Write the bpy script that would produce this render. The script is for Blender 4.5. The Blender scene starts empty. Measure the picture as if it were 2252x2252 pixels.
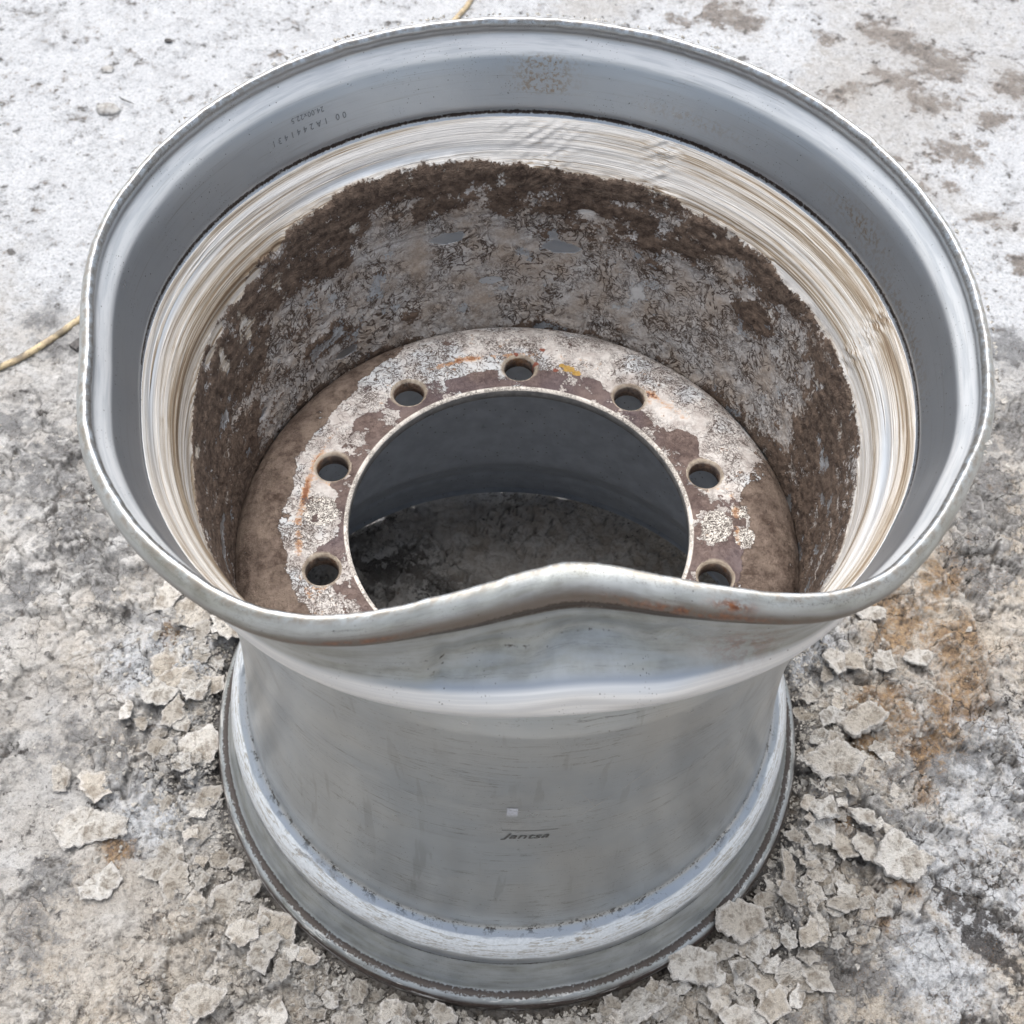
import bpy, bmesh, math, random
import numpy as np
from mathutils import Vector, Matrix
R_ = math.radians
sc = bpy.context.scene
col = sc.collection

# ---------------------------------------------------------------- camera
cam = bpy.data.cameras.new('camera'); camo = bpy.data.objects.new('camera', cam); col.objects.link(camo)
camo.location = (-0.0189, -0.6079, 1.2563)
camo.rotation_euler = (0.607796, -0.028246, 0.020019)
cam.sensor_width = 36; cam.lens = 45.37
cam.clip_start = 0.05; cam.clip_end = 400
cam.dof.use_dof = True; cam.dof.focus_distance = 1.02; cam.dof.aperture_fstop = 14
sc.camera = camo

# ---------------------------------------------------------------- world, sun, exposure
SUN_EL, SUN_AZ = R_(74), R_(-20)       # azimuth measured clockwise from +Y (behind the wheel)
w = bpy.data.worlds.new('World'); sc.world = w; w.use_nodes = True
nt = w.node_tree; bg = nt.nodes['Background']
sky = nt.nodes.new('ShaderNodeTexSky'); sky.sky_type = 'NISHITA'; sky.sun_disc = False
sky.sun_elevation = SUN_EL; sky.sun_rotation = SUN_AZ; sky.air_density = 1.0; sky.dust_density = 5.0; sky.ozone_density = 0.6
hs_ = nt.nodes.new('ShaderNodeHueSaturation'); hs_.inputs['Saturation'].default_value = 0.50      # thick cloud: almost grey sky
nt.links.new(sky.outputs[0], hs_.inputs['Color']); nt.links.new(hs_.outputs[0], bg.inputs[0]); bg.inputs[1].default_value = 0.075
sun = bpy.data.lights.new('sun', 'SUN'); sun.energy = 1.5; sun.angle = R_(75); sun.color = (1.0, 0.965, 0.92)
so = bpy.data.objects.new('sun', sun); col.objects.link(so)
sd = Vector((math.sin(SUN_AZ) * math.cos(SUN_EL), math.cos(SUN_AZ) * math.cos(SUN_EL), math.sin(SUN_EL)))
so.rotation_euler = sd.to_track_quat('Z', 'Y').to_euler()
sc.view_settings.view_transform = 'Standard'
try: sc.view_settings.look = 'None'
except Exception: pass
sc.view_settings.exposure = 1.22; sc.view_settings.gamma = 1.0
sc.view_settings.use_curve_mapping = False

rng = np.random.RandomState(7); random.seed(7)

# ---------------------------------------------------------------- numpy noise
def _h(ix, iy, iz, seed):
    n = (ix.astype(np.int64) * 374761393 + iy.astype(np.int64) * 668265263 + iz.astype(np.int64) * 2147483647 + seed * 974634777) & 0xffffffff
    n = ((n ^ (n >> 13)) * 1274126177) & 0xffffffff
    n = ((n ^ (n >> 16)) * 2246822519) & 0xffffffff
    return ((n ^ (n >> 15)) & 0xffffff) / float(0xffffff)
def vnoise(x, y, z=None, seed=0):
    ix = np.floor(x); iy = np.floor(y); fx = x - ix; fy = y - iy
    ux = fx * fx * (3 - 2 * fx); uy = fy * fy * (3 - 2 * fy)
    def pl(iz):
        a = _h(ix, iy, iz, seed); b = _h(ix + 1, iy, iz, seed); c = _h(ix, iy + 1, iz, seed); d = _h(ix + 1, iy + 1, iz, seed)
        return (a + (b - a) * ux) * (1 - uy) + (c + (d - c) * ux) * uy
    if z is None: return pl(np.zeros_like(ix)) * 2 - 1
    iz = np.floor(z); fz = z - iz; uz = fz * fz * (3 - 2 * fz)
    return (pl(iz) * (1 - uz) + pl(iz + 1) * uz) * 2 - 1
def fbm(x, y, z=None, oc=4, seed=0, g=0.5):
    s = 0; a = 1; t = 0; f = 1.0
    for i in range(oc):
        s = s + a * vnoise(x * f + 13.7 * i, y * f + 7.3 * i, None if z is None else z * f + 3.1 * i, seed + i); t += a; a *= g; f *= 2.03
    return s / t * 1.6
def voro(x, y, seed=0):
    """F1, F2, cell hash, vector to the cell's point"""
    ix = np.floor(x); iy = np.floor(y)
    f1 = np.full(x.shape, 9.0); f2 = np.full(x.shape, 9.0); cid = np.zeros(x.shape); vx = np.zeros(x.shape); vy = np.zeros(x.shape)
    z = np.zeros_like(ix)
    for i in (-1, 0, 1):
        for j in (-1, 0, 1):
            cx = ix + i; cy = iy + j
            px = cx + _h(cx, cy, z, seed) - x; py = cy + _h(cx, cy, z + 1, seed) - y
            d = np.hypot(px, py); n = d < f1
            f2 = np.where(n, f1, np.minimum(f2, d)); cid = np.where(n, _h(cx, cy, z + 2, seed), cid)
            vx = np.where(n, px, vx); vy = np.where(n, py, vy); f1 = np.where(n, d, f1)
    return f1, f2, cid, vx, vy
def sstep(a, b, x):
    t = np.clip((x - a) / (b - a), 0, 1); return t * t * (3 - 2 * t)

# ---------------------------------------------------------------- node helpers
def lin(h):
    h = h.lstrip('#'); v = [int(h[i:i + 2], 16) / 255 for i in (0, 2, 4)]
    return tuple((c / 12.92 if c <= 0.04045 else ((c + 0.055) / 1.055) ** 2.4) for c in v) + (1,)
class S:
    def __init__(s, m, o): s.m = m; s.o = o
    def _b(s, op, b, r=False): return s.m.math(op, *((b, s) if r else (s, b)))
    def __add__(s, b): return s._b('ADD', b)
    __radd__ = __add__
    def __sub__(s, b): return s._b('SUBTRACT', b)
    def __rsub__(s, b): return s._b('SUBTRACT', b, True)
    def __mul__(s, b): return s._b('MULTIPLY', b)
    __rmul__ = __mul__
    def __truediv__(s, b): return s._b('DIVIDE', b)
    def clamp(s): return s.m.math('ADD', s, 0, clamp=True)
    def step(s, a, b):
        n = s.m.new('ShaderNodeMapRange'); n.interpolation_type = 'SMOOTHSTEP'
        s.m.set(n.inputs['Value'], s); s.m.set(n.inputs['From Min'], a); s.m.set(n.inputs['From Max'], b)
        return S(s.m, n.outputs[0])
    def abs(s): return s.m.math('ABSOLUTE', s)
class M:
    def __init__(s, name):
        s.mat = bpy.data.materials.new(name); s.mat.use_nodes = True; s.t = s.mat.node_tree
        s.p = s.t.nodes['Principled BSDF']; s._tc = None
    def new(s, k): return s.t.nodes.new(k)
    def set(s, inp, v):
        if isinstance(v, S): s.t.links.new(v.o, inp)
        elif isinstance(v, str): inp.default_value = lin(v)
        else: inp.default_value = v
    def math(s, op, a, b=None, clamp=False):
        n = s.new('ShaderNodeMath'); n.operation = op; n.use_clamp = clamp
        s.set(n.inputs[0], a)
        if b is not None: s.set(n.inputs[1], b)
        return S(s, n.outputs[0])
    def coord(s):
        if not s._tc: s._tc = s.new('ShaderNodeTexCoord')
        return S(s, s._tc.outputs['Object'])
    def attr(s, name, vec=False):
        n = s.new('ShaderNodeAttribute'); n.attribute_name = name
        return S(s, n.outputs['Vector' if vec else 'Fac'])
    def scale(s, v, x, y, z, ox=0, oy=0, oz=0):
        n = s.new('ShaderNodeMapping'); s.set(n.inputs['Vector'], v); n.inputs['Scale'].default_value = (x, y, z); n.inputs['Location'].default_value = (ox, oy, oz)
        return S(s, n.outputs[0])
    def noise(s, v, sc_, det=4, rough=.55, dist=0, out=0):
        n = s.new('ShaderNodeTexNoise'); s.set(n.inputs['Vector'], v); n.inputs['Scale'].default_value = sc_
        n.inputs['Detail'].default_value = det; n.inputs['Roughness'].default_value = rough; n.inputs['Distortion'].default_value = dist
        return S(s, n.outputs[out])
    def voro(s, v, sc_, feat='F1', rand=1, out=0):
        n = s.new('ShaderNodeTexVoronoi'); n.feature = feat; s.set(n.inputs['Vector'], v); n.inputs['Scale'].default_value = sc_; n.inputs['Randomness'].default_value = rand
        return S(s, n.outputs[out])
    def warp(s, v, sc_, amt, det=3):
        n = s.noise(v, sc_, det, out=1)
        a = s.new('ShaderNodeVectorMath'); a.operation = 'MULTIPLY_ADD'; s.t.links.new(n.o, a.inputs[0]); a.inputs[1].default_value = (amt,) * 3; s.t.links.new(v.o, a.inputs[2])
        return S(s, a.outputs[0])
    def mix(s, f, a, b, mode='MIX'):
        n = s.new('ShaderNodeMix'); n.data_type = 'RGBA'; n.blend_type = mode; n.clamp_factor = True
        s.set(n.inputs[0], f); s.set(n.inputs[6], a); s.set(n.inputs[7], b)
        return S(s, n.outputs[2])
    def mixf(s, f, a, b):
        n = s.new('ShaderNodeMix'); n.data_type = 'FLOAT'; s.set(n.inputs[0], f); s.set(n.inputs[2], a); s.set(n.inputs[3], b)
        return S(s, n.outputs[0])
    def ramp(s, v, stops):
        n = s.new('ShaderNodeValToRGB'); s.set(n.inputs[0], v); e = n.color_ramp.elements
        while len(e) < len(stops): e.new(0.5)
        for i, (p, c) in enumerate(stops): e[i].position = p; e[i].color = lin(c) if isinstance(c, str) else c
        return S(s, n.outputs[0])
    def bump(s, h, dist, strength=1.0, normal=None):
        n = s.new('ShaderNodeBump'); n.inputs['Distance'].default_value = dist; n.inputs['Strength'].default_value = strength; s.set(n.inputs['Height'], h)
        if normal: s.set(n.inputs['Normal'], normal)
        return S(s, n.outputs[0])
    def out(s, color, rough, metal=0.0, normal=None, spec=0.5):
        s.set(s.p.inputs['Base Color'], color); s.set(s.p.inputs['Roughness'], rough); s.set(s.p.inputs['Metallic'], metal)
        s.set(s.p.inputs['Specular IOR Level'], spec)
        if normal: s.set(s.p.inputs['Normal'], normal)
        return s.mat

# ---------------------------------------------------------------- object helpers
def tag(o, label=None, cat=None, group=None, kind=None):
    if label: o['label'] = label
    if cat: o['category'] = cat
    if group: o['group'] = group
    if kind: o['kind'] = kind
    return o
def mesh_np(name, V, F, mat, parent=None, smooth=True, attrs=None):
    """V (n,3) array, F (m,4 or 3) array"""
    me = bpy.data.meshes.new(name); n = F.shape[1]
    me.vertices.add(len(V)); me.vertices.foreach_set('co', np.asarray(V, np.float32).ravel())
    me.loops.add(F.size); me.loops.foreach_set('vertex_index', F.astype(np.int32).ravel())
    me.polygons.add(len(F)); me.polygons.foreach_set('loop_start', np.arange(0, F.size, n, dtype=np.int32))
    me.polygons.foreach_set('use_smooth', np.full(len(F), smooth))
    me.update(calc_edges=True)
    for k, a in (attrs or {}).items():
        if a.ndim == 1:
            at = me.attributes.new(k, 'FLOAT', 'POINT'); at.data.foreach_set('value', a.astype(np.float32))
        else:
            at = me.attributes.new(k, 'FLOAT_VECTOR', 'POINT'); at.data.foreach_set('vector', a.astype(np.float32).ravel())
    me.materials.append(mat)
    o = bpy.data.objects.new(name, me); col.objects.link(o)
    if parent: o.parent = parent
    return o
def blobs(a, b, lst, sa, sb, wrap=False):
    s = 0
    for t in lst:
        da = a - t[0]
        if wrap: da = (da + 180) % 360 - 180
        k = t[2] if len(t) > 2 else 1
        s = np.maximum(s, np.exp(-((da / (sa * k)) ** 2 + ((b - t[1]) / (sb * k)) ** 2)))
    return s
def grid_faces(nu, nv, wrap_v=False):
    i = np.arange(nu - 1)[:, None]; j = np.arange(nv if wrap_v else nv - 1)[None]
    a = i * nv + j; b = i * nv + (j + 1) % nv; c = (i + 1) * nv + (j + 1) % nv; d = (i + 1) * nv + j
    return np.stack([a, b, c, d], -1).reshape(-1, 4)

# ================================================================ GROUND
def axis(lo, hi, fine, far):
    c = list(np.arange(lo, hi + 1e-9, fine)); s = fine; x = hi; up = []
    while x < far: s *= 1.18; x += s; up.append(x)
    s = fine; x = lo; dn = []
    while x > -far: s *= 1.18; x -= s; dn.append(x)
    return np.array(dn[::-1] + c + up)
gx = axis(-1.0, 1.0, 0.0023, 60); gy = axis(-0.42, 1.45, 0.0023, 60)
GX, GY = np.meshgrid(gx, gy, indexing='ij'); X = GX.ravel(); Y = GY.ravel()
DARK = [(.62, .42, 1.4), (.56, .22, 1), (.66, .55, 1), (-.50, -.24, 1), (.40, .30, .8), (-0.62, 0.369), (-0.582, 0.301, 1.3), (-0.577, 0.505, .8), (-0.617, 0.551, .7), (-0.548, 0.137, .8), (-0.463, 0.17), (-0.448, 0.279, .9), (-0.48, -0.054, 1.2), (-0.406, -0.072, 1.1), (-0.452, -0.254, 1.1), (-0.448, -0.197), (-0.376, -0.153, .6), (-0.505, 0.219), (0.33, -0.027), (0.267, -0.176, .9), (0.316, -0.262, 1.3), (0.471, 0.003, .9), (0.573, 0.307, 1.2), (0.569, 0.376, 1.2), (0.365, -0.126), (0.588, 0.511, .7), (0.44, -0.03, .8), (0.27, -.23, .8)]
BROWN = [(.42, .95, .5), (.47, .99, .4), (.40, 1.05, .5), (.55, .93, .5), (.36, 1.12, .4), (.63, .87, .5), (.46, .83, .4), (.58, .76, .5), (.52, .70, .4), (.70, 1.02, .5), (.25, 1.27, .5), (.60, .60, .4), (.50, .55, .4), (.71, .72, .5), (0.601, 1.229), (0.508, 1.084, .8), (0.569, 1.11, .8), (0.612, 1.068, .7), (0.648, 0.953, .8), (0.332, 1.286, 1.3), (0.651, 1.172), (0.552, 0.857, .9), (0.675, 0.806, .7), (0.571, 0.657, .8), (0.779, 1.122), (-.3, .25, .8), (.48, 1.22, .6)]
BLACK = [(.447, -.163, .35), (.458, -.172, .4), (.470, -.180, .45), (.484, -.186, .5), (.500, -.193, .45), (.456, -.190, .4), (.466, -.203, .5), (.477, -.217, .5), (.488, -.232, .4), (.497, -.247, .35), (.43, -.285, .4), (.445, -.297, .4), (-0.163, 0.226, 1.3), (0.171, 0.207, .8), (-0.122, 0.17, 1.2), (-.06, .15, 1), (-.2,.12,.8), (.44, -.30, .8), (-.33, -.07, .5), (-.345, .0, .4)]
ORANGE = [(.50, .20, 1.2), (.46, .24, .9), (.43, .11, 1.1), (.47, .04, 1), (.38, -.02, .7), (.44, -.07, .7), (.36, -.20, .5), (.52, .12, 1), (0.453, 0.144, 1.2), (0.488, 0.104, 1.4), (0.502, 0.07, 1.3), (0.462, 0.014, 1.1), (0.41, 0.023, 1.2), (0.392, -0.163, .8), (0.484, 0.175, 1.1), (0.429, -0.008, 1.1), (0.405, 0.172, 1.1), (0.324, -0.118, .5), (.37, .22, .8), (.08, .33, .5), (-.39, -.16, .5), (-.36, .09, .5)]
WHITE = [(.05, .21, .9), (.12, .17, .7), (-.01, .27, .8), (0.5, -0.022, 1.2), (0.433, -0.134, .7), (0.498, -0.058, 1.2), (-0.686, 1.174, 3), (-0.526, 1.08, 3), (-0.698, 0.91, 2.6), (-0.576, 0.798, 2.2), (0.255, 1.232, 1.4), (0.36, 1.167, 1.3), (0.666, 0.696, 1.5), (0.624, 0.609, 1.3), (0.609, 0.729, 1.5), (0.42, 1.266), (0.318, 0.092, .8), (0.472, -0.17, .9), (-.3, 1.2, 2.5), (-.1, 1.3, 2), (.7, .9, 1.3), (-.6, .62, 1.3), (-.38, .05, 1), (-.36, -.12, .9), (.41, -.24, 1)]  # leading blobs lighten the ground inside the wheel, where little light reaches
near = (np.abs(X) < 1.3) & (Y > -.8) & (Y < 1.8)
wx = X + .02 * fbm(X * 9, Y * 9, seed=3); wy = Y + .02 * fbm(X * 9, Y * 9, seed=5)
f_lo = fbm(X * 6, Y * 6, oc=5, seed=11); f_md = fbm(X * 22, Y * 22, oc=5, seed=21); f_hi = fbm(X * 90, Y * 90, oc=4, seed=31)
aD = blobs(wx, wy, DARK, .055, .055) + .35 * f_lo
aB = blobs(wx, wy, BROWN, .06, .05) + .25 * f_lo
aK = blobs(wx, wy, BLACK, .035, .03)
aO = blobs(wx, wy, ORANGE, .035, .035)
aW = blobs(wx, wy, WHITE, .06, .06)
aD = aD * 1.12 + .12 * f_md; aB = aB * 1.1 + .12 * f_md; aW = aW + .15 * f_md + .38 * sstep(.45, .85, Y + .1 * f_lo) + .25 * f_lo
rad = np.hypot(X, Y)
# flaky crust: strong round the wheel's foot, fading out up the slope of snow behind
crust = (1 - sstep(.25, .75, Y + .12 * f_lo)) * (1 - sstep(.9, 1.4, np.abs(X)))
crust = np.clip(crust * (.85 + .6 * f_lo) + .5 * np.exp(-((rad - .36) / .08) ** 2) * (Y < .25), 0, 1.25)
soft = fbm(X * 3, Y * 3, oc=3, seed=41) * .006 + f_md * .0022 + f_hi * .0007 + fbm(X * 220, Y * 220, oc=2, seed=51) * .0004
dim = np.clip(vnoise(X * 26, Y * 26, seed=61) - .1, 0, 1) * -.005 * (1 - crust)      # melt dimples in the old snow
hgt = soft * (1.0) + dim
plate = np.zeros_like(X); crack = np.zeros_like(X); edgew = np.zeros_like(X)
warm = np.clip(sstep(.0, .25, X + .1 * f_lo) * (1 - sstep(.25, .5, Y + .15 * f_lo)) + sstep(-.15, -.3, Y + .05 * f_lo) * .7 + .5 * blobs(X, Y, [(-.4, .05, 2.5)], .06, .06) + .3 * f_md, 0, 1)
for s_, hh, pr, sd_ in ((19, .010, .55, 71), (36, .008, .5, 81), (75, .005, .5, 91)):
    a_ = X * s_ + .26 * fbm(X * s_ * 1.3, Y * s_ * 1.3, oc=4, seed=sd_ + 1, g=.6); b_ = Y * s_ + .26 * fbm(X * s_ * 1.3 + 9, Y * s_ * 1.3, oc=4, seed=sd_ + 2, g=.6)
    f1, f2, cid, vx, vy = voro(a_, b_, sd_)
    up = (cid < pr) * 1.0; ed = sstep(.0, .05, f2 - f1)
    tilt = ((cid * 57 % 1) - .5) * vx + ((cid * 91 % 1) - .5) * vy
    hgt = hgt + crust * (up * ed * hh * (.45 + .55 * (cid * 37 % 1)) + tilt * hh * 1.3 * ed)
    crack = np.maximum(crack, np.clip(crust, 0, 1) * (1 - sstep(.0, .06 if s_ < 50 else .09, f2 - f1)) * (up if s_ > 30 else 1) * sstep(-.4, .2, vnoise(X * 11 + s_, Y * 11, seed=sd_ + 9)))
    edgew = np.maximum(edgew, np.clip(crust, 0, 1) * up * sstep(.03, .08, f2 - f1) * (1 - sstep(.10, .22, f2 - f1)) * (s_ < 50))
    plate = plate + crust * ((cid * 23 % 1) - .5) * (1.1 if s_ == 19 else .8)
ins = 1 - sstep(.27, .295, rad)
plate = plate + ins * .7; aD = aD - ins * .5  # ground inside the wheel painted paler for the light it lacks
# the wheel has broken through the crust: a dark trough hugs its lip
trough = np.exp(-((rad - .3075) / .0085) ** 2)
hgt = hgt - .004 - .011 * trough * (.7 + .6 * vnoise(X * 30, Y * 30, seed=5)) - ins * .004
ring = np.exp(-((rad - .345) / .028) ** 2) * crust
hgt = hgt + ring * (.004 + .004 * f_md)
hgt = np.where((rad > .275) & (rad < .303), np.minimum(hgt, -.0015), hgt)
far_ = ~near
hgt = np.where(far_, fbm(X * .6, Y * .6, oc=3, seed=2) * .02, hgt)
HG = hgt.reshape(GX.shape)
def gz(x, y):
    i = np.clip(np.searchsorted(gx, x) - 1, 0, len(gx) - 2); j = np.clip(np.searchsorted(gy, y) - 1, 0, len(gy) - 2)
    return float(HG[i, j])

def ice_color(m, v, aD, aB, aK, aO, aW, plate, crust):
    """returns colour, bump height for dirty old snow and ice"""
    n1 = m.noise(v, 60, 6, .68); n2 = m.noise(v, 230, 5, .7); n3 = m.noise(v, 850, 3, .7); n0 = m.noise(v, 16, 5, .65)
    tone = n1 * .7 + n2 * .45 + n0 * .3 - .72
    wv = m.warp(m.warp(v, 22, .035, 4), 130, .006, 2)
    cell = m.voro(wv, 36, out=1); cl = m.new('ShaderNodeSeparateColor'); m.t.links.new(cell.o, cl.inputs[0]); cr = S(m, cl.outputs[0]); cg = S(m, cl.outputs[1])
    ce = m.voro(wv, 36, 'DISTANCE_TO_EDGE')
    wv2 = m.warp(v, 60, .012, 3); cell2 = m.voro(wv2, 95, out=1); cl2 = m.new('ShaderNodeSeparateColor'); m.t.links.new(cell2.o, cl2.inputs[0]); cr2 = S(m, cl2.outputs[0])
    base = m.mix((plate * .7 + tone * 1.2 + cr * crust * .5 + .32).clamp(), '#b2b1b0', '#efefee')
    wm = m.attr('warm')
    base = m.mix((cg - .5) * crust * .9, base, '#d0c8bc')
    base = m.mix(wm * (.55 + n0 * .5), base, m.mix(n2.step(.3, .7), '#b0a18d', '#eae1d3'))
    wht = m.mix(n2.step(.3, .6), '#c6ccd3', '#e9ecf0')
    wht = m.mix((n0 * .5 + n1 * .5).step(.48, .62) * .5, wht, '#a6a9ae')
    c = m.mix(((aW + tone * 2.4 - .12) * 1.8).clamp() * .94, base, wht)
    dk = m.mix(n2.step(.3, .7), '#5a5b5d', '#909193')
    c = m.mix((aD + tone * 3.6 + (cr - .5) * crust * .6).step(.46, .96) * .8, c, dk)
    br = m.mix(n2.step(.35, .65), '#665c52', '#978c82')
    c = m.mix((aB + tone * 5.0).step(.42, .88) * .85, c, br)
    og = m.mix(n2.step(.35, .7), '#7a5836', '#c4a272')
    c = m.mix((aO + tone * 3.4 + (n3 - .5) * 1.2).step(.38, .95) * .85, c, og)
    bk = m.mix(n3.step(.35, .75), '#2c2a2a', '#57514d')
    c = m.mix((aK * 1.15 + tone * 4.5 + (cr2 - .5) * .7 + (n3 - .5) * .8).step(.45, .80) * .9, c, bk)
    # scattered darker melt patches and pinholes everywhere
    c = m.mix((n0 * .5 + n1 * .5 + (cr - .5) * crust * .12).step(.56, .68) * .55, c, '#84827f')
    c = m.mix((n2 * .6 + n1 * .4).step(.58, .68) * .55, c, '#6c655e')
    # grit
    g1 = m.voro(v, 300, out=0)
    c = m.mix((1 - g1.step(.10, .2)) * (m.noise(v, 40, 3).step(.45, .7)) * .8, c, '#41382f')
    g3 = m.voro(m.scale(v, 1, 1, 1, .7, .4, 0), 380, out=0)
    c = m.mix((1 - g3.step(.14, .26)) * wm * (m.noise(v, 26, 3).step(.45, .6)) * .8, c, '#97703f')
    g2 = m.voro(m.scale(v, 1, 1, 1, .3, .1, 0), 700, out=0)
    c = m.mix((1 - g2.step(.12, .3)) * (n0.step(.38, .62)) * .6, c, '#6b5d50')
    c = m.mix(n3.step(.56, .74) * .45, c, '#eceded')
    c = m.mix((1 - n3.step(.30, .48)) * .45, c, '#504a45')
    c = m.mix((1 - n2.step(.34, .46)) * .35, c, '#57524d')
    ed = (1 - ce.step(.0, .035)) * crust * n0.step(.40, .60)
    c = m.mix(ed * .85, c, '#3f3b38')  # crevice shade along plate edges painted dark
    c = m.mix(m.attr('inw') * .75, c, m.mix(n1.step(.4, .6), '#c9bcae', '#efe9e2'))  # lightens ground seen through the bore, making up for scarce light
    h = n2 * 1.3 + n3 * .7 + (1 - ed) * .5 + cr * crust * 1.2 + cr2 * crust * .5 + n1 * .8
    return c, h
m = M('ice_ground'); v = m.coord()
aK_, aO_ = m.attr('black'), m.attr('orange')
c, h = ice_color(m, v, m.attr('dark'), m.attr('brown'), aK_, aO_, m.attr('white'), m.attr('plate'), m.attr('crust'))
c = m.mix(m.attr('edgew') * .6 * m.noise(v, 150, 4, .7).step(.35, .6), c, '#e9e8e5')
c = m.mix(m.attr('crack') * .85, c, '#3d3936')  # plate cracks darkened in colour, since soft light leaves little relief
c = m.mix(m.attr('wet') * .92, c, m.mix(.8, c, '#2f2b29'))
m_ice = m.out(c, m.mixf(m.noise(v, 30, 3).step(.38, .62), .13, .42), 0, m.bump(h, .0046, .9), .75)
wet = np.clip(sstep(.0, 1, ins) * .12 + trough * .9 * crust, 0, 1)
g = mesh_np('ground', np.stack([X, Y, hgt], 1), grid_faces(len(gx), len(gy)), m_ice, attrs=dict(dark=aD, brown=aB, black=aK, orange=aO, white=aW, plate=plate, crack=crack, wet=wet, crust=crust, edgew=edgew, warm=warm, inw=ins * (1 - np.clip(blobs(X, Y, [(-.15, .2, 1.4), (-.08, .14, 1)], .05, .04) + .3 * f_md, 0, 1))))
tag(g, 'old dirty snow and flaky ice with sand and dark wet patches under the wheel', 'ground', kind='structure')

# ================================================================ WHEEL
wheel = bpy.data.objects.new('truck_wheel', None); col.objects.link(wheel)
tag(wheel, 'wide silver steel wheel with a dented upper lip, lying flat on dirty ice', 'wheel')
INNER = [(.2962, .6430), (.2942, .6420), (.2929, .6398), (.2926, .6372), (.2938, .6340), (.2940, .6312), (.2926, .6280), (.2893, .6235), (.2860, .6185), (.2837, .6125), (.2815, .606), (.2735, .578), (.2725, .574), (.2735, .5705), (.2715, .5665), (.268, .5605), (.262, .548), (.2565, .536), (.2538, .528), (.2505, .50), (.2445, .43), (.2390, .35), (.2388, .32), (.2395, .28), (.2415, .24), (.245, .20), (.250, .15), (.2535, .118),
         (.256, .109), (.262, .098), (.267, .085), (.2712, .0765), (.2725, .072), (.2735, .065), (.2815, .037), (.2835, .029), (.286, .0245), (.291, .0205), (.2945, .0155), (.2955, .010), (.2940, .004), (.2950, .0005)]
OUTER = [(.2980, 0), (.3005, .0010), (.3022, .0045), (.3030, .0110), (.3028, .0175), (.3010, .0225), (.2975, .0255), (.2935, .0270), (.2905, .0285), (.2890, .0320), (.2872, .0390), (.2800, .064), (.2785, .069), (.2780, .0725), (.2795, .079), (.2796, .086), (.2780, .094), (.2745, .102), (.2695, .1080), (.2640, .1120), (.2600, .1155), (.2585, .120), (.256, .15), (.2508, .20), (.2475, .245), (.2455, .28), (.2447, .32), (.2450, .35), (.2505, .43), (.2565, .50), (.2592, .5260), (.2605, .5300), (.2645, .5335), (.2705, .5370), (.2755, .5430), (.2788, .5510), (.2798, .5590), (.2795, .5660), (.2790, .5700), (.2800, .5760), (.2875, .604), (.289, .611), (.2905, .6145), (.2935, .6160), (.2975, .6175), (.3010, .6205), (.3028, .6255), (.3031, .6305), (.3023, .6350), (.3008, .6388), (.2988, .6415), (.2970, .6428)]
def resample(P, seed=0):
    P = np.array(P); d = np.r_[0, np.cumsum(np.hypot(*np.diff(P, axis=0).T))]
    s = np.arange(0, d[-1], .0005); Q = np.stack([np.interp(s, d, P[:, 0]), np.interp(s, d, P[:, 1])], 1)
    k = np.exp(-(np.arange(-6, 7) * .5 / 1.3) ** 2 / 2); k /= k.sum()
    Qp = np.pad(Q, ((6, 6), (0, 0)), mode='edge')
    return np.stack([np.convolve(Qp[:, i], k, 'valid') for i in (0, 1)], 1)
def thin(Q):
    out = [0]; acc = 0
    for i in range(1, len(Q)):
        acc += .0005; z = Q[i, 1]
        st = .0012 if (z > .61 or z < .032) else (.002 if (z > .36) else .003)
        if acc >= st: out.append(i); acc = 0
    return Q[out]
Qi = thin(resample(INNER)); Qo = thin(resample(OUTER)); PR = np.r_[Qi, Qo]; side = np.r_[np.ones(len(Qi)), np.zeros(len(Qo))]
NT = 1080; TH = np.linspace(0, 2 * np.pi, NT, endpoint=False); DEG = np.degrees(TH)
DR = [(0, 0), (168, 0), (174, -.0015), (180, -.005), (187, -.0090), (193, -.0100), (199, -.0055), (206, .001), (214, .0035), (222, .004), (229, .0015), (235, -.001), (240, -.0055), (244.6, -.014), (251, -.030), (257, -.0475), (264, -.0635), (269, -.0735), (275, -.0805), (279, -.0795), (284, -.0725), (291, -.0565), (297, -.0395), (304, -.0175), (308, -.007), (314, 0), (322, .001), (332, 0), (338, .0025), (344, .0025), (352, 0), (360, 0)]
dr = np.interp(DEG, *np.array(DR).T); kk = np.exp(-(np.arange(-12, 13) / 6.) ** 2 / 2); kk /= kk.sum()
dr = np.convolve(np.pad(dr, 12, mode='wrap'), kk, 'valid')
WZ = [(.50, 0), (.52, .09), (.54, .20), (.556, .28), (.566, .41), (.576, .64), (.59, .82), (.6135, 1.0), (.66, 1.0)]
zz = np.linspace(.4, .66, 261); ww = np.interp(zz, *np.array(WZ).T); k2 = np.exp(-(np.arange(-10, 11) / 2.) ** 2 / 2); k2 /= k2.sum()
ww = np.convolve(np.pad(ww, 10, mode='edge'), k2, 'valid')
dr = dr * (1 + .035 * np.clip(-dr / .05, 0, 1))
PHI = dr / -.0805 * R_(42)                     # the lip itself rolls inwards round the bead seat
SEAT = dr + .0045 * (1 - np.cos(PHI)) + .0295 * np.sin(PHI)
def bend(r, z, i):
    """undented section point (r, z) at direction index i -> dented section point"""
    w_ = np.interp(z, zz, ww); up = np.maximum(z - .6135, 0); on = up > 0; a = np.where(on, PHI[i] * np.clip(up / .004, 0, 1), 0); q = r - .289
    r2 = np.where(on, .289 + q * np.cos(a) - up * np.sin(a), r); z2 = np.where(on, .6135 + up * np.cos(a) + q * np.sin(a), z)
    return r2 + SEAT[i] * w_, z2
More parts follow.
